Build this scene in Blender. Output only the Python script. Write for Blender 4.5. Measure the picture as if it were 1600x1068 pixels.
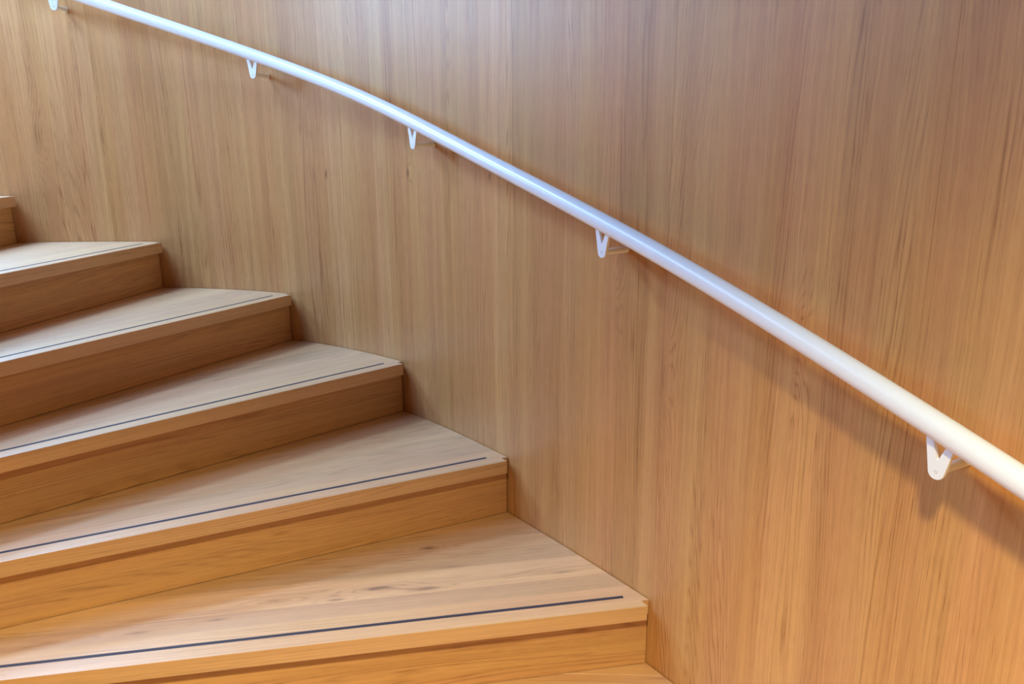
import bpy, bmesh, math, random
import numpy as np
from mathutils import Vector, Matrix

random.seed(7)
for o in list(bpy.data.objects):
    bpy.data.objects.remove(o, do_unlink=True)
C = bpy.context.scene.collection
scene = bpy.context.scene

# ------------------------------------------------------------------ scale and datum
K = 1.09                 # plan units -> metres
RISE = 0.165 * K         # 0.18 m
Z0 = 10 * RISE           # top of the tread numbered 0 (the floor below the flight is z = 0)

# ------------------------------------------------------------------ camera
F_PX = 1215.1
pitch, roll = 0.25536, -0.00707
cam_loc = Vector((0, 0, Z0 + 0.18198 * K))
fw = Vector((0, math.cos(pitch), -math.sin(pitch)))
rt = Vector((1, 0, 0)); up = rt.cross(fw)
r2 = rt * math.cos(roll) + up * math.sin(roll)
u2 = -rt * math.sin(roll) + up * math.cos(roll)
cd = bpy.data.cameras.new('camera'); cam = bpy.data.objects.new('camera', cd); C.objects.link(cam)
M = Matrix((r2, u2, -fw)).transposed().to_4x4(); M.translation = cam_loc
cam.matrix_world = M
cd.sensor_width = 36.0; cd.lens = F_PX / 1600 * 36.0; cd.clip_start = 0.02
scene.camera = cam

# ------------------------------------------------------------------ world, lights, exposure
w = bpy.data.worlds.new('world'); scene.world = w; w.use_nodes = True
bg = w.node_tree.nodes['Background']
bg.inputs[0].default_value = (1, 0.5, 0.2, 1); bg.inputs[1].default_value = 0.1

def area(name, loc, target, size, energy, col, sy=None):
    l = bpy.data.lights.new(name, 'AREA'); l.energy = energy; l.color = col
    l.shape = 'RECTANGLE' if sy else 'DISK'; l.size = size
    if sy: l.size_y = sy
    o = bpy.data.objects.new(name, l); C.objects.link(o); o.location = loc
    o.rotation_euler = (Vector(target) - Vector(loc)).to_track_quat('-Z', 'Y').to_euler()
    return o
def P3(x, y, z): return Vector((x * K, y * K, Z0 + z * K))

# stair window set high in the wall line just beyond the left edge (cool daylight)
area('window_light', P3(-2.36, 2.58, 2.0), P3(-1.3, 1.6, -0.6), 0.55, 122, (0.4, 0.66, 1), 0.65)
area('window_low', P3(-2.3, 2.60, 0.85), P3(-1.2, 1.75, -0.5), 0.55, 66, (0.32, 0.6, 1), 0.55)
# added cool fill floating in mid-air over the open well, no glazing there
area('well_fill', P3(-2.15, 1.45, 1.75), P3(-1.1, 2.3, 0.0), 0.9, 50, (0.31, 0.52, 1), 0.9)
# warm recessed ceiling lamp over the foot of the flight
sp = bpy.data.lights.new('ceiling_lamp', 'SPOT'); sp.energy = 1060; sp.color = (1, 0.86, 0.48)
sp.spot_size = math.radians(100); sp.spot_blend = 0.75; sp.shadow_soft_size = 0.14
so = bpy.data.objects.new('ceiling_lamp', sp); C.objects.link(so)
so.location = P3(-0.3, -0.76, 2.0)
so.rotation_euler = (0, 0, 0)

scene.view_settings.view_transform = 'Standard'
scene.view_settings.look = 'None'
scene.view_settings.exposure = -0.07
scene.view_settings.gamma = 1.0
scene.view_settings.use_curve_mapping = False

# ------------------------------------------------------------------ materials
class NT:
    def __init__(s, name):
        s.m = bpy.data.materials.new(name); s.m.use_nodes = True
        s.t = s.m.node_tree; s.b = s.t.nodes['Principled BSDF']
    def n(s, typ, **kw):
        nd = s.t.nodes.new(typ)
        for k, v in kw.items(): setattr(nd, k, v)
        return nd
    def set(s, sock, v):
        if hasattr(v, 'links') or isinstance(v, bpy.types.NodeSocket): s.t.links.new(v, sock)
        else: sock.default_value = v
    def math(s, op, a, b=0.0, c=None, clamp=False):
        nd = s.n('ShaderNodeMath', operation=op, use_clamp=clamp)
        s.set(nd.inputs[0], a); s.set(nd.inputs[1], b)
        if c is not None: s.set(nd.inputs[2], c)
        return nd.outputs[0]
    def vec(s, x, y, z=0.0):
        nd = s.n('ShaderNodeCombineXYZ')
        for i, v in enumerate((x, y, z)): s.set(nd.inputs[i], v)
        return nd.outputs[0]
    def noise(s, vec, detail=2, rough=0.5, dim='3D'):
        nd = s.n('ShaderNodeTexNoise', noise_dimensions=dim)
        nd.inputs['Scale'].default_value = 1.0
        nd.inputs['Detail'].default_value = detail; nd.inputs['Roughness'].default_value = rough
        s.set(nd.inputs['Vector'], vec); return nd.outputs[0]
    def mix(s, f, a, b, blend='MIX'):
        nd = s.n('ShaderNodeMix', data_type='RGBA', blend_type=blend)
        s.set(nd.inputs[0], f); s.set(nd.inputs[6], a); s.set(nd.inputs[7], b)
        return nd.outputs[2]
    def smooth(s, v, a, b):
        nd = s.n('ShaderNodeMapRange', interpolation_type='SMOOTHSTEP')
        s.set(nd.inputs[0], v); nd.inputs[1].default_value = a; nd.inputs[2].default_value = b
        return nd.outputs[0]

def oak(name, light, dark, ring_freq=90.0, flame=24.0, fu=3.4, fv=0.55, leaf=0.0, knots=(), rough=0.42,
        spec=0.5, coat=0.0, coat_rough=0.3, coat_ior=1.5, tone=0.12, ring=0.50, pore=0.65, streak_amt=0.7, fib_amt=0.9):
    """Oak: UV u runs across the grain and v along it, in metres."""
    t = NT(name)
    tc = t.n('ShaderNodeUVMap'); sep = t.n('ShaderNodeSeparateXYZ'); t.set(sep.inputs[0], tc.outputs[0])
    u, v = sep.outputs[0], sep.outputs[1]
    oi = t.n('ShaderNodeObjectInfo')
    w0 = t.math('MULTIPLY', oi.outputs['Random'], 60.0)
    lt1 = lt2 = None
    if leaf:                                                 # book of veneer leaves
        def white(x, seed):
            wn = t.n('ShaderNodeTexWhiteNoise', noise_dimensions='2D'); t.set(wn.inputs[0], t.vec(x, seed)); return wn.outputs[0]
        i1 = t.math('FLOOR', t.math('DIVIDE', u, leaf)); i2 = t.math('FLOOR', t.math('DIVIDE', t.math('ADD', u, 0.02), leaf * 0.43))
        lt1, lt2 = white(i1, 3.0), white(i2, 8.0)
        w0 = t.math('MULTIPLY', lt1, 1.4)                    # neighbouring leaves come from one log
    # slow wander of the fibres
    wob = t.noise(t.vec(t.math('MULTIPLY', u, 7.0), t.math('MULTIPLY', v, 0.8), w0), 2)
    uu = t.math('MULTIPLY_ADD', t.math('SUBTRACT', wob, 0.5), 0.035, u)
    fine = t.noise(t.vec(t.math('MULTIPLY', u, 40.0), t.math('MULTIPLY', v, 5.0), 2.0), 2)
    uu = t.math('MULTIPLY_ADD', t.math('SUBTRACT', fine, 0.5), 0.006, uu)
    big = t.noise(t.vec(t.math('MULTIPLY', uu, fu), t.math('MULTIPLY', v, fv), w0), 1.0, 0.4)
    phase = t.math('MULTIPLY_ADD', big, flame, t.math('MULTIPLY', uu, ring_freq))
    irr = t.noise(t.vec(t.math('MULTIPLY', uu, 26.0), t.math('MULTIPLY', v, 0.45), 4.0), 2)
    phase = t.math('MULTIPLY_ADD', irr, 6.0, phase)             # uneven years
    dark_k = None
    for (ku, kv, ka, kb, amp, dk) in knots:
        du = t.math('DIVIDE', t.math('SUBTRACT', uu, ku), ka); dv = t.math('DIVIDE', t.math('SUBTRACT', v, kv), kb)
        d2 = t.math('ADD', t.math('MULTIPLY', du, du), t.math('MULTIPLY', dv, dv))
        g = t.math('EXPONENT', t.math('MULTIPLY', d2, -1.0))
        phase = t.math('MULTIPLY_ADD', g, amp, phase)
        g2 = t.math('MULTIPLY', t.math('EXPONENT', t.math('MULTIPLY', d2, -7.0)), dk)
        dark_k = g2 if dark_k is None else t.math('ADD', dark_k, g2)
    sn = t.math('SINE', t.math('MULTIPLY', phase, 6.28318))
    rings = t.math('POWER', t.math('MULTIPLY_ADD', sn, 0.5, 0.5), 4.0)
    # rings fade in and out
    fade = t.noise(t.vec(t.math('MULTIPLY', uu, 17.0), t.math('MULTIPLY', v, 0.9), 5.0), 2)
    rings = t.math('MULTIPLY', rings, t.smooth(fade, 0.36, 0.70))
    # vessels: fine dark dashes along the grain
    fib = t.noise(t.vec(t.math('MULTIPLY', uu, 520.0), t.math('MULTIPLY', v, 14.0), 3.0), 2, 0.6)
    fib2 = t.noise(t.vec(t.math('MULTIPLY', uu, 170.0), t.math('MULTIPLY', v, 2.4), 9.0), 3, 0.6)
    streak = t.noise(t.vec(t.math('MULTIPLY', uu, 30.0), t.math('MULTIPLY', v, 0.55), 1.0), 2)
    pores = t.smooth(fib, 0.52, 0.74)
    porez = t.math('MULTIPLY', pores, t.math('MULTIPLY_ADD', rings, 0.9, 0.4))
    a = t.math('MULTIPLY', rings, ring)
    a = t.math('MULTIPLY_ADD', porez, pore, a)
    a = t.math('MULTIPLY_ADD', t.math('SUBTRACT', fib2, 0.5), fib_amt, a)
    a = t.math('MULTIPLY_ADD', t.math('SUBTRACT', streak, 0.5), streak_amt, a)
    mott = t.noise(t.vec(t.math('MULTIPLY', u, 60.0), t.math('MULTIPLY', v, 22.0), 6.0), 3, 0.65)
    a = t.math('MULTIPLY_ADD', t.math('SUBTRACT', mott, 0.5), 0.30, a)
    a = t.math('ADD', a, 0.17, clamp=True)
    col = t.mix(a, (*light, 1), (*dark, 1))
    if dark_k is not None:
        kk = t.math('SUBTRACT', 1.0, t.math('MULTIPLY', dark_k, t.math('MULTIPLY_ADD', fib2, 0.9, 0.5), clamp=True))
        col = t.mix(1.0, col, t.vec(kk, t.math('POWER', kk, 1.15), t.math('POWER', kk, 1.3)), 'MULTIPLY')
    # pinker and yellower flushes in the timber
    fl = t.noise(t.vec(t.math('MULTIPLY', uu, 11.0), t.math('MULTIPLY', v, 0.8), 12.0), 2)
    fl = t.smooth(fl, 0.35, 0.65)
    col = t.mix(1.0, col, t.mix(fl, (0.995, 1.012, 0.985, 1), (1.005, 0.972, 1.035, 1)), 'MULTIPLY')
    # tone of the single board / veneer leaf
    if leaf:
        tv = t.math('MULTIPLY_ADD', lt1, 2 * tone, 1.0 - tone * 2)
        tv = t.math('MULTIPLY_ADD', lt2, 2 * tone, tv)
        hue = t.math('MULTIPLY_ADD', lt2, 0.08, 0.96)
        col = t.mix(1.0, col, t.vec(tv, t.math('MULTIPLY', tv, hue), t.math('MULTIPLY', tv, t.math('MULTIPLY', hue, hue))), 'MULTIPLY')
    else:
        tv = t.math('MULTIPLY_ADD', oi.outputs['Random'], 2 * tone, 1.0 - tone)
        col = t.mix(1.0, col, t.vec(tv, tv, tv), 'MULTIPLY')
    t.set(t.b.inputs['Base Color'], col)
    t.set(t.b.inputs['Roughness'], t.math('MULTIPLY_ADD', fib2, 0.14, rough - 0.07))
    t.b.inputs['Specular IOR Level'].default_value = spec
    t.b.inputs['Coat Weight'].default_value = coat; t.b.inputs['Coat Roughness'].default_value = coat_rough
    t.b.inputs['Coat IOR'].default_value = coat_ior
    bmp = t.n('ShaderNodeBump'); bmp.inputs['Strength'].default_value = 0.10; bmp.inputs['Distance'].default_value = 0.001
    t.set(bmp.inputs['Height'], t.math('SUBTRACT', 1.0, t.math('ADD', pores, fib2)))
    t.set(t.b.inputs['Normal'], bmp.outputs[0])
    return t.m

OAK_L, OAK_D = (0.61, 0.315, 0.115), (0.335, 0.138, 0.042)

def plain(name, col, rough, spec=0.5, coat=0.0, noise=0.0):
    t = NT(name)
    tc = t.n('ShaderNodeTexCoord')
    nd = t.n('ShaderNodeTexNoise'); nd.inputs['Scale'].default_value = 60; nd.inputs['Detail'].default_value = 3
    t.set(nd.inputs['Vector'], tc.outputs['Object'])
    f = t.math('MULTIPLY_ADD', nd.outputs[0], noise, 1 - noise * 0.5)
    t.set(t.b.inputs['Base Color'], t.mix(1.0, (*col, 1), t.vec(f, f, f), 'MULTIPLY'))
    t.set(t.b.inputs['Roughness'], t.math('MULTIPLY_ADD', nd.outputs[0], 0.08, rough - 0.04))
    t.b.inputs['Specular IOR Level'].default_value = spec; t.b.inputs['Coat Weight'].default_value = coat
    return t.m
M_WHITE = plain('white_enamel', (0.85, 0.90, 0.95), 0.30, 0.5, noise=0.03)
M_INLAY = plain('dark_rubber_inlay', (0.035, 0.033, 0.055), 0.55, 0.4, noise=0.3)
M_CORE = plain('dark_joint', (0.05, 0.03, 0.02), 0.8, 0.2, noise=0.3)
M_SCREW = plain('screw_steel', (0.70, 0.72, 0.75), 0.35, noise=0.2)
M_FLOOR = oak('oak_floor', OAK_L, OAK_D)

# ------------------------------------------------------------------ plan curve of the wall
PL = np.array([-2.7085, 2.4346, -2.2534, 2.6629, -1.7644, 2.7822, -1.2622, 2.7822, -0.7701, 2.648, -0.3464, 2.3609,
               -0.0131, 1.9802, 0.3069, 1.5499, 0.5898, 1.1023, 0.8398, 0.6395, 1.058, 0.161, 1.2439, -0.331,
               1.3968, -0.8348]).reshape(-1, 2)
PH = [-1.516, -1.7951, -2.0961, -2.4031, -2.6929, -2.9644]
CEN = np.array([-1.62, 1.2])
S_MIN = -6
pre = []
p, d = PL[0].copy(), PL[1] - PL[0]
ang = math.atan2(d[1], d[0]); L = 0.505
for k in range(4):
    ang += math.radians(15.5)
    p = p - L * np.array([math.cos(ang), math.sin(ang)]); pre.append(p.copy())
PLX = np.vstack([pre[::-1], PL])              # s = -6 .. 10
NP_ = len(PLX); S_MAX = S_MIN + NP_ - 1
def spline_second(y):
    n = len(y); A = np.zeros((n, n)); b = np.zeros((n, y.shape[1])); A[0, 0] = A[-1, -1] = 1
    for i in range(1, n - 1):
        A[i, i - 1:i + 2] = (1, 4, 1); b[i] = 6 * (y[i + 1] - 2 * y[i] + y[i - 1])
    return np.linalg.solve(A, b)
M2 = spline_second(PLX)
def wall_at(s):
    x = s - S_MIN; k = int(min(max(math.floor(x), 0), NP_ - 2)); t = x - k
    a, b, m0, m1 = PLX[k], PLX[k + 1], M2[k], M2[k + 1]
    return a * (1 - t) + b * t + ((1 - t) ** 3 - (1 - t)) * m0 / 6 + (t ** 3 - t) * m1 / 6
def tan_at(s):
    e = 1e-3; d = wall_at(s + e) - wall_at(s - e); return d / np.linalg.norm(d)
def inw_at(s):
    t = tan_at(s); return np.array([t[1], -t[0]])       # points into the stairwell
SS = np.linspace(S_MIN, S_MAX, (NP_ - 1) * 24 + 1)
WP = np.array([wall_at(s) for s in SS]) * K
ARC = np.r_[0, np.cumsum(np.linalg.norm(np.diff(WP, axis=0), axis=1))]
def arc(s): return float(np.interp(s, SS, ARC))
def phi(i):
    if i < 0: return PH[0] - 0.275 * i
    if i > 5: return PH[5] - 0.22 * (i - 5)
    return PH[i]

# ------------------------------------------------------------------ mesh helpers
def link(name, bm, mat, parent=None, origin=(0, 0, 0), smooth=False):
    me = bpy.data.meshes.new(name)
    bmesh.ops.recalc_face_normals(bm, faces=bm.faces)
    for v in bm.verts: v.co -= Vector(origin)
    bm.to_mesh(me); bm.free()
    if smooth:
        for f in me.polygons: f.use_smooth = True
    me.materials.append(mat)
    o = bpy.data.objects.new(name, me); C.objects.link(o)
    if parent: o.parent = parent
    return o
def empty(name, loc):
    o = bpy.data.objects.new(name, None); C.objects.link(o); o.location = loc; o.empty_display_size = 0.1; return o
def tag(o, label=None, cat=None, group=None, kind=None):
    if label: o['label'] = label
    if cat: o['category'] = cat
    if group: o['group'] = group
    if kind: o['kind'] = kind
def prism(poly, z0, z1):
    bm = bmesh.new()
    lo = [bm.verts.new((x, y, z0)) for x, y in poly]; hi = [bm.verts.new((x, y, z1)) for x, y in poly]
    bm.faces.new(hi); bm.faces.new(lo[::-1]); n = len(poly)
    for i in range(n): bm.faces.new((lo[i], lo[(i + 1) % n], hi[(i + 1) % n], hi[i]))
    bmesh.ops.recalc_face_normals(bm, faces=bm.faces)
    return bm
def bevel_edges(bm, sel, off, seg=1):
    es = [e for e in bm.edges if sel(e)]
    if es: bmesh.ops.bevel(bm, geom=es, offset=off, segments=seg, profile=0.5, affect='EDGES', clamp_overlap=True)
def uv(bm, fn):
    bm.normal_update(); l = bm.loops.layers.uv.verify()
    for f in bm.faces:
        for lp in f.loops: lp[l].uv = fn(lp.vert.co, f.normal)
def clip(poly, f):
    """keep the side of the plan polygon where f(p) <= 0"""
    out = []
    for i in range(len(poly)):
        a, b = np.asarray(poly[i]), np.asarray(poly[(i + 1) % len(poly)]); fa, fb = f(a), f(b)
        if fa <= 0: out.append(a)
        if fa * fb < 0: out.append(a + (b - a) * fa / (fa - fb))
    return out

# ------------------------------------------------------------------ the curved panelled wall
WTOP = Z0 + 2.9
WT = 0.05
S_WALL = -0.35        # the tall window takes over beyond this edge
knots_px = [(2.39, 0.076), (3.124, 0.088), (3.872, 0.09), (0.24, 0.20), (0.676, 0.20), (5.35, 0.02), (5.62, -0.16), (5.02, -0.30), (4.75, -0.2)]
WK = []
for k, (s, z) in enumerate(knots_px):
    if k in (0, 1, 2): WK.append((arc(s), Z0 + z * K, 0.014, 0.040, 3.0, 0.55))
    elif k in (3, 4): WK.append((arc(s), Z0 + z * K, 0.032, 0.13, 5.0, 0.22))
    else: WK.append((arc(s), Z0 + z * K, 0.028, 0.09, 5.0, 0.10))
M_WALL = oak('oak_veneer', OAK_L, OAK_D, leaf=0.139, knots=WK, rough=0.42, spec=0.4, tone=0.055, streak_amt=0.85, ring=0.48, pore=0.72, fib_amt=0.95, ring_freq=115)
def strip(s0, s1, off0, off1, z0, z1, name, mat, parent, n=14, bev=0.0):
    """curved slab following the wall between two offsets into the stairwell"""
    bm = bmesh.new(); cols = []
    for k in range(n + 1):
        s = s0 + (s1 - s0) * k / n; b = wall_at(s) * K; i = inw_at(s)
        cols.append([bm.verts.new((*(b + i * o), z)) for o, z in ((off0, z0), (off1, z0), (off1, z1), (off0, z1))])
    for a, b in zip(cols, cols[1:]):
        for q in range(4): bm.faces.new((a[q], b[q], b[(q + 1) % 4], a[(q + 1) % 4]))
    bm.faces.new(cols[0]); bm.faces.new(cols[-1][::-1])
    bmesh.ops.recalc_face_normals(bm, faces=bm.faces)
    # UV: arc length / height
    l = bm.loops.layers.uv.verify(); us = {}
    for k, c in enumerate(cols):
        for v in c: us[v] = arc(s0 + (s1 - s0) * k / n)
    for f in bm.faces:
        for lp in f.loops: lp[l].uv = (us[lp.vert], lp.vert.co.z)
    o = link(name, bm, mat, parent)
    return o
WIN0, WIN1 = -2.2, S_WALL                    # the window opening along the wall ...
WZ0, WZ1 = Z0 + 0.40 * K, Z0 + 2.60 * K      # ... and its sill and head
wall = strip(S_WALL, S_MAX, -WT, -0.016, 0.0, WTOP, 'wall_back', M_CORE, None, n=NP_ * 12)
tag(wall, 'curved oak veneered stairwell wall behind the white handrail', kind='structure')
wall['category'] = 'wall'
wl = strip(S_MIN, WIN0, -WT, -0.016, 0.0, WTOP, 'wall_left', M_CORE, None, n=40)
tag(wl, 'oak panelled stairwell wall beyond the high window', kind='structure')
wu = strip(WIN0, WIN1, -WT, -0.016, 0.0, WZ0, 'wall_left', M_CORE, None, n=24)
tag(wu, 'oak panelled wall under the high window', kind='structure')
def panels(joints, z1, parent):
    g = 0.00022 / (0.51 * K)
    for j0, j1 in zip(joints, joints[1:]):
        strip(j0 + g, j1 - g, -0.016, 0.0, 0.0, z1, 'panel', M_WALL, parent, n=18)
panels([S_WALL] + [k + 0.012 for k in range(0, S_MAX)] + [S_MAX], WTOP, wall)
panels([S_MIN, -5, -4, -3, WIN0], WTOP, wl)
panels([WIN0, -1.0, WIN1], WZ0, wu)
# window frame and panes in the opening
M_FRAME = plain('grey_window_frame', (0.30, 0.31, 0.33), 0.45, noise=0.05)
gt = NT('window_glass'); gt.b.inputs['Transmission Weight'].default_value = 1.0; gt.b.inputs['Roughness'].default_value = 0.02
gt.b.inputs['Base Color'].default_value = (0.9, 0.95, 1.0, 1)
wf = strip(WIN0, WIN1, -0.045, -0.005, WZ0, WZ0 + 0.05, 'window_1', M_FRAME, None, n=16)
tag(wf, 'grey framed stair window set high in the oak wall', kind='structure')
strip(WIN0, WIN1, -0.045, -0.005, WZ1 - 0.05, WZ1, 'window_head', M_FRAME, wf, n=16)
for sm in (WIN0, (WIN0 + WIN1) / 2 - 0.04, WIN1 - 0.08):
    strip(sm, sm + 0.08, -0.045, -0.005, WZ0 + 0.05, WZ1 - 0.05, 'mullion', M_FRAME, wf, n=2)
for s0_, s1_ in ((WIN0 + 0.08, (WIN0 + WIN1) / 2 - 0.04), ((WIN0 + WIN1) / 2 + 0.04, WIN1 - 0.08)):
    strip(s0_, s1_, -0.030, -0.024, WZ0 + 0.05, WZ1 - 0.05, 'pane', gt.m, wf, n=8)

# ------------------------------------------------------------------ staircase
stair = empty('staircase', (0.3 * K, 1.2 * K, 0.0)); SO = stair.location.copy()
tag(stair, 'winding oak staircase with dark inlaid strips in its treads', 'staircase')
TREAD_COL = ((0.66, 0.40, 0.19), (0.37, 0.18, 0.075))
TREAD_ARGS = dict(ring_freq=60, flame=22, fu=4.0, fv=0.7, rough=0.45, spec=0.6, tone=0.14, coat=1.0, coat_rough=0.50, coat_ior=2.0)
M_TREAD = oak('oak_tread', *TREAD_COL, **TREAD_ARGS)
M_NOSE = oak('oak_nosing', (0.68, 0.405, 0.185), (0.40, 0.20, 0.08), ring_freq=90, flame=12, fu=3.0, fv=0.5, rough=0.45, spec=0.6, tone=0.04, coat=1.0, coat_rough=0.50, coat_ior=2.0)
M_RISER = oak('oak_riser', (0.65, 0.36, 0.148), (0.36, 0.162, 0.056), ring_freq=80, flame=20, fu=4.0, fv=0.6, rough=0.45, tone=0.05)
TK5 = [(-0.349, 0.516, 0.018, 0.05, 3, 0.85), (-0.182, 0.658, 0.020, 0.09, 3, 0.6), (-0.155, 0.540, 0.018, 0.10, 3, 0.65), (-0.147, 0.760, 0.012, 0.05, 2, 0.5),
       (-0.247, 0.464, 0.020, 0.12, 4, 0.25), (-0.166, 0.178, 0.015, 0.08, 2, 0.4), (-0.169, 0.908, 0.015, 0.06, 2, 0.45), (-0.095, 1.206, 0.014, 0.06, 2, 0.45), (-0.113, 1.033, 0.012, 0.05, 2, 0.4)]
M_TREAD5 = oak('oak_tread_knotty', *TREAD_COL, **TREAD_ARGS, knots=TK5)
OVER = 0.0229 * K
TH = 0.040
STAVES = [-0.065, -0.124, -0.216, -0.310, -0.392, -0.475, -0.560, -0.66]
I_MIN, I_MAX = -4, 9
for i in range(I_MIN, I_MAX + 1):
    z = Z0 - i * RISE
    A = wall_at(i) * K
    dr = np.array([math.cos(phi(i)), math.sin(phi(i))])
    n = np.array([-dr[1], dr[0]]); n *= np.sign(n @ tan_at(i))
    drU = np.array([math.cos(phi(i - 1)), math.sin(phi(i - 1))])
    nU = np.array([-drU[1], drU[0]]); nU *= np.sign(nU @ tan_at(i - 1)); AU = wall_at(i - 1) * K
    amax = (np.linalg.norm(wall_at(min(i, 5)) - CEN) - 0.38) * K
    GAP = 0.003
    edge = [(wall_at(s) + inw_at(s) * GAP / K) * K for s in np.linspace(i - 1.06, i + 0.12, 26)]
    loc = lambda q: (np.asarray(q) - A)
    # plan of the whole tread: wall arc, then the inner end
    reg = edge + [A + dr * amax + n * 0.3, A + dr * amax - n * 0.9]
    reg = clip(reg, lambda q: loc(q) @ dr - amax)
    reg = clip(reg, lambda q: -((np.asarray(q) - AU) @ nU) - 0.016)          # runs just under the riser above
    body = clip(reg, lambda q: loc(q) @ n - 0.0)
    def tuv(ou, ov):
        def fn(co, nor):
            q = np.array([co.x, co.y]) - A; a, b = q @ n, q @ dr
            if abs(nor.z) > 0.5: return (a + ou, b + ov)
            if abs(nor.x * n[0] + nor.y * n[1]) > 0.5: return (co.z - z + ou + 0.03, b + ov)
            return (a + ou, co.z - z + ov)
        return fn
    def seg_top(e): return all(abs(v.co.z - z) < 1e-5 for v in e.verts)
    # nosing board with a notch where it meets the wall
    q0 = STAVES[0] * K
    nb = clip(body, lambda q: q0 - loc(q) @ n)
    def wall_a(qv):
        best = min(edge, key=lambda e: abs(loc(e) @ n - qv)); return loc(best) @ dr
    aw0 = None
    fr = [q for q in nb if abs(loc(q) @ n) < 1e-6]
    aw0 = min(loc(q) @ dr for q in fr)
    NW = 0.019
    poly = [q for q in nb if abs(loc(q) @ n) >= 1e-6]
    # order: walk round by angle about the centroid, then splice in the notched front
    front = [A + dr * aw0, A + dr * (aw0 + NW), A + dr * (aw0 + NW - 0.007) + n * OVER, A + dr * amax + n * OVER]
    # rear corners
    rear_in = max(poly, key=lambda q: loc(q) @ dr)
    outer = sorted([q for q in poly if loc(q) @ dr < 0.45 * amax], key=lambda q: loc(q) @ n)
    poly = front + [rear_in] + outer if (loc(rear_in) @ dr) >= amax - 1e-6 else front + [A + dr * amax] + [rear_in] + outer
    bm = prism(poly, z - TH, z)
    bevel_edges(bm, lambda e: all((np.array([v.co.x, v.co.y]) - A) @ n > OVER - 1e-5 for v in e.verts) and abs(e.verts[0].co.z - e.verts[1].co.z) < 1e-6, 0.0016, 2)
    uv(bm, tuv(random.uniform(0, 40), random.uniform(0, 40)))
    tread = link('tread', bm, M_NOSE, stair, SO)
    nm = {0: 'topmost tread in view, cut by the left edge', 1: 'second highest tread in view', 2: 'third highest tread in view', 3: 'fourth highest tread in view',
          4: 'second lowest whole tread', 5: 'lowest whole tread, with knotty staves', 6: 'tread at the bottom edge'}
    if i in nm: tread['label'] = nm[i]
    # staves behind it
    for k in range(len(STAVES)):
        hi = STAVES[k] * K; lo = STAVES[k + 1] * K if k + 1 < len(STAVES) else -1.2
        pg = clip(clip(body, lambda q: loc(q) @ n - hi), lambda q: lo - loc(q) @ n)
        if len(pg) < 3: continue
        cl = [pg[0]]
        for q in pg[1:]:
            if np.linalg.norm(q - cl[-1]) > 1e-4: cl.append(q)
        if np.linalg.norm(cl[0] - cl[-1]) < 1e-4: cl.pop()
        if len(cl) < 3: continue
        ar = 0.5 * sum(cl[j][0] * cl[(j + 1) % len(cl)][1] - cl[(j + 1) % len(cl)][0] * cl[j][1] for j in range(len(cl)))
        if abs(ar) < 2e-4: continue
        bm = prism(cl, z - TH, z)
        bevel_edges(bm, seg_top, 0.0003)
        ou, ov = random.uniform(0, 40), random.uniform(0, 40)
        uv(bm, tuv(0, 0) if i == 5 else tuv(ou, ov))
        link('stave', bm, M_TREAD5 if i == 5 else M_TREAD, tread, SO)
    # dark inlaid strip
    a0, a1 = aw0 + 0.053 * K, amax - 0.05; qc = -0.0216 * K; hw = 0.0048
    pg = [A + dr * a0 + n * (qc - hw), A + dr * a0 + n * (qc + hw), A + dr * a1 + n * (qc + hw), A + dr * a1 + n * (qc - hw)]
    link('inlay_strip', prism(pg, z - 0.004, z + 0.0004), M_INLAY, tread, SO)['label'] = 'thin dark anti-slip strip'
    # riser under the nosing
    aU = aw0 + 0.0025
    pg = [A + dr * aU, A + dr * amax, A + dr * amax - n * 0.018, A + dr * aU - n * 0.018]
    bm = prism(pg, z - RISE + 0.0016, z - TH)
    ou, ov = random.uniform(0, 40), random.uniform(0, 40)
    uv(bm, lambda co, nor: (co.z - z + ou, (np.array([co.x, co.y]) - A) @ dr + ov))
    link('riser', bm, M_RISER, stair, SO)

# ------------------------------------------------------------------ handrail
RO, RD, RH = 0.0699, 0.03696, 0.78154
RR = RD * K / 2
DZC = (0.05473457, 0.01791589, -0.0305572)
def rail_pt(s):
    x = (min(max(s, -0.6), 8.0) - 3) / 4
    dz = DZC[0] * x + DZC[1] * x * x + DZC[2] * x ** 3
    b = (wall_at(s) + inw_at(s) * RO)
    return Vector((b[0] * K, b[1] * K, Z0 + K * (-0.165 * s + RH + dz)))
hr = empty('handrail', rail_pt(3.0)); HO = hr.location.copy()
tag(hr, 'white round handrail with V-shaped brackets along the oak wall', 'handrail')
bm = bmesh.new(); rings = []; NS = 240; ND = 28
ss = np.linspace(-5.2, 9.4, NS)
for s in ss:
    p = rail_pt(s); t = (rail_pt(s + 0.01) - rail_pt(s - 0.01)).normalized()
    a = t.cross(Vector((0, 0, 1))).normalized(); b = a.cross(t)
    rings.append([bm.verts.new(p + (a * math.cos(2 * math.pi * k / ND) + b * math.sin(2 * math.pi * k / ND)) * RR) for k in range(ND)])
for r0, r1 in zip(rings, rings[1:]):
    for k in range(ND): bm.faces.new((r0[k], r0[(k + 1) % ND], r1[(k + 1) % ND], r1[k]))
bm.faces.new(rings[0][::-1]); bm.faces.new(rings[-1])
link('rail', bm, M_WHITE, hr, HO, smooth=True)

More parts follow.
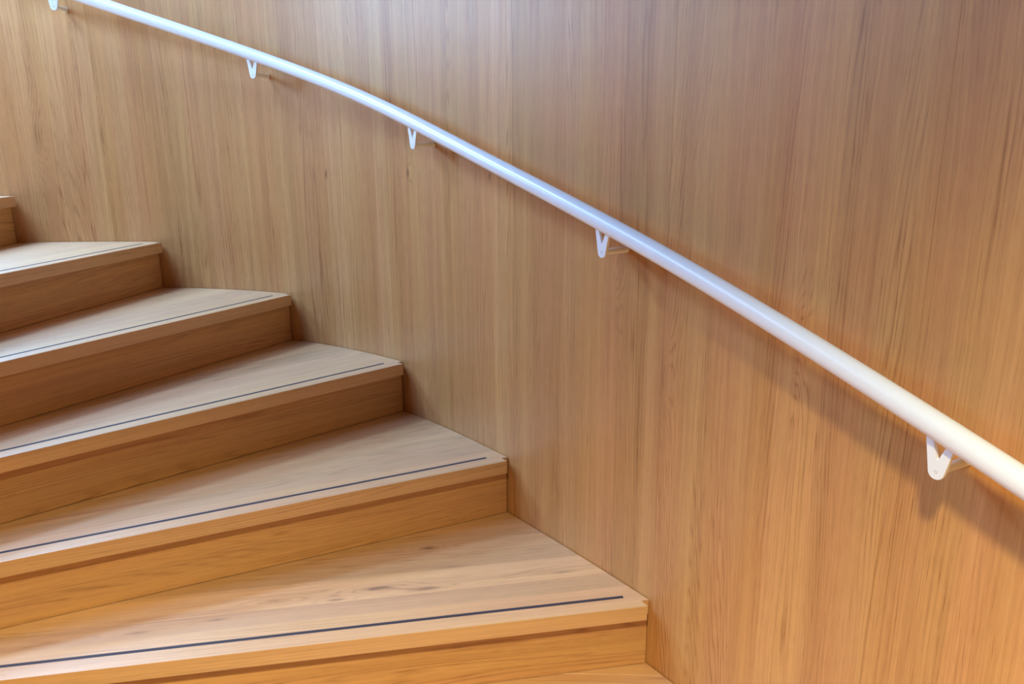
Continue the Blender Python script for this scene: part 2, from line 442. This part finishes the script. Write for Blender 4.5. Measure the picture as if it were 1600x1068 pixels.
BR = 0.013; DROP = 0.0655
for s in [-3.66, -2.25, -0.84, 0.565, 1.975, 3.385, 4.80, 6.19, 7.6, 9.0]:
    p = rail_pt(s); t2 = tan_at(s); T = Vector((t2[0], t2[1], 0)); I = Vector((*inw_at(s), 0)); Zv = Vector((0, 0, 1))
    dr_ = rail_pt(s + 0.05) - rail_pt(s - 0.05); slope = dr_.z / math.hypot(dr_.x, dr_.y)
    pts = []
    top = lambda x: slope * x - RR * 0.55
    ow, iw = 0.0242, 0.0135
    pts.append((-ow, top(-ow)))
    for k in range(13):
        an = math.pi + math.pi * k / 12 if False else math.radians(188 + 164 * k / 12)
        pts.append((BR * math.cos(an), -DROP + BR * math.sin(an)))
    pts.append((ow, top(ow))); pts.append((iw, top(iw))); pts.append((0.0012, -DROP + 0.0195)); pts.append((-0.0012, -DROP + 0.0195)); pts.append((-iw, top(-iw)))
    bm = bmesh.new(); TK = 0.0065
    f0 = [bm.verts.new(p + T * x + Zv * y + I * (TK / 2)) for x, y in pts]; f1 = [bm.verts.new(p + T * x + Zv * y - I * (TK / 2)) for x, y in pts]
    a_, b_ = bm.faces.new(f0), bm.faces.new(f1[::-1]); nn = len(pts)
    for k in range(nn): bm.faces.new((f0[k], f1[k], f1[(k + 1) % nn], f0[(k + 1) % nn]))
    bmesh.ops.recalc_face_normals(bm, faces=bm.faces)
    bevel_edges(bm, lambda e: len(e.link_faces) == 2 and any(len(f.verts) > 6 for f in e.link_faces), 0.0008, 2)
    br = link('bracket', bm, M_WHITE, hr, HO)
    # rod into the wall
    c0 = p - Zv * DROP
    bm = bmesh.new(); L = RO * K - 0.0008
    prof = [(0.0, 0.0072), (L - 0.004, 0.0072), (L - 0.003, 0.0078), (L, 0.0078)]; rs = []
    for q, r in prof:
        rs.append([bm.verts.new(c0 - I * q + (T * math.cos(2 * math.pi * k / 20) + Zv * math.sin(2 * math.pi * k / 20)) * r) for k in range(20)])
    for r0, r1 in zip(rs, rs[1:]):
        for k in range(20): bm.faces.new((r0[k], r0[(k + 1) % 20], r1[(k + 1) % 20], r1[k]))
    bm.faces.new(rs[0]); bm.faces.new(rs[-1])
    link('rod', bm, M_WHITE, br, HO)
    # countersunk screw in the plate
    bm = bmesh.new(); rs = []
    for q, r in ((TK / 2, 0.0030), (TK / 2 + 0.0004, 0.0026), (TK / 2 + 0.0004, 0.0012), (TK / 2 - 0.0008, 0.0011)):
        rs.append([bm.verts.new(c0 + I * q + (T * math.cos(2 * math.pi * k / 12) + Zv * math.sin(2 * math.pi * k / 12)) * r) for k in range(12)])
    for r0, r1 in zip(rs, rs[1:]):
        for k in range(12): bm.faces.new((r0[k], r0[(k + 1) % 12], r1[(k + 1) % 12], r1[k]))
    bm.faces.new(rs[-1])
    link('screw', bm, M_SCREW, br, HO)

# ------------------------------------------------------------------ floor at the foot of the stairs
bm = prism([(-5, -4), (3.5, -4), (3.5, 5), (-5, 5)], -0.05, 0.0)
uv(bm, lambda co, nor: (co.x, co.y))
tag(link('floor', bm, M_FLOOR), 'oak floor under the staircase', kind='structure')
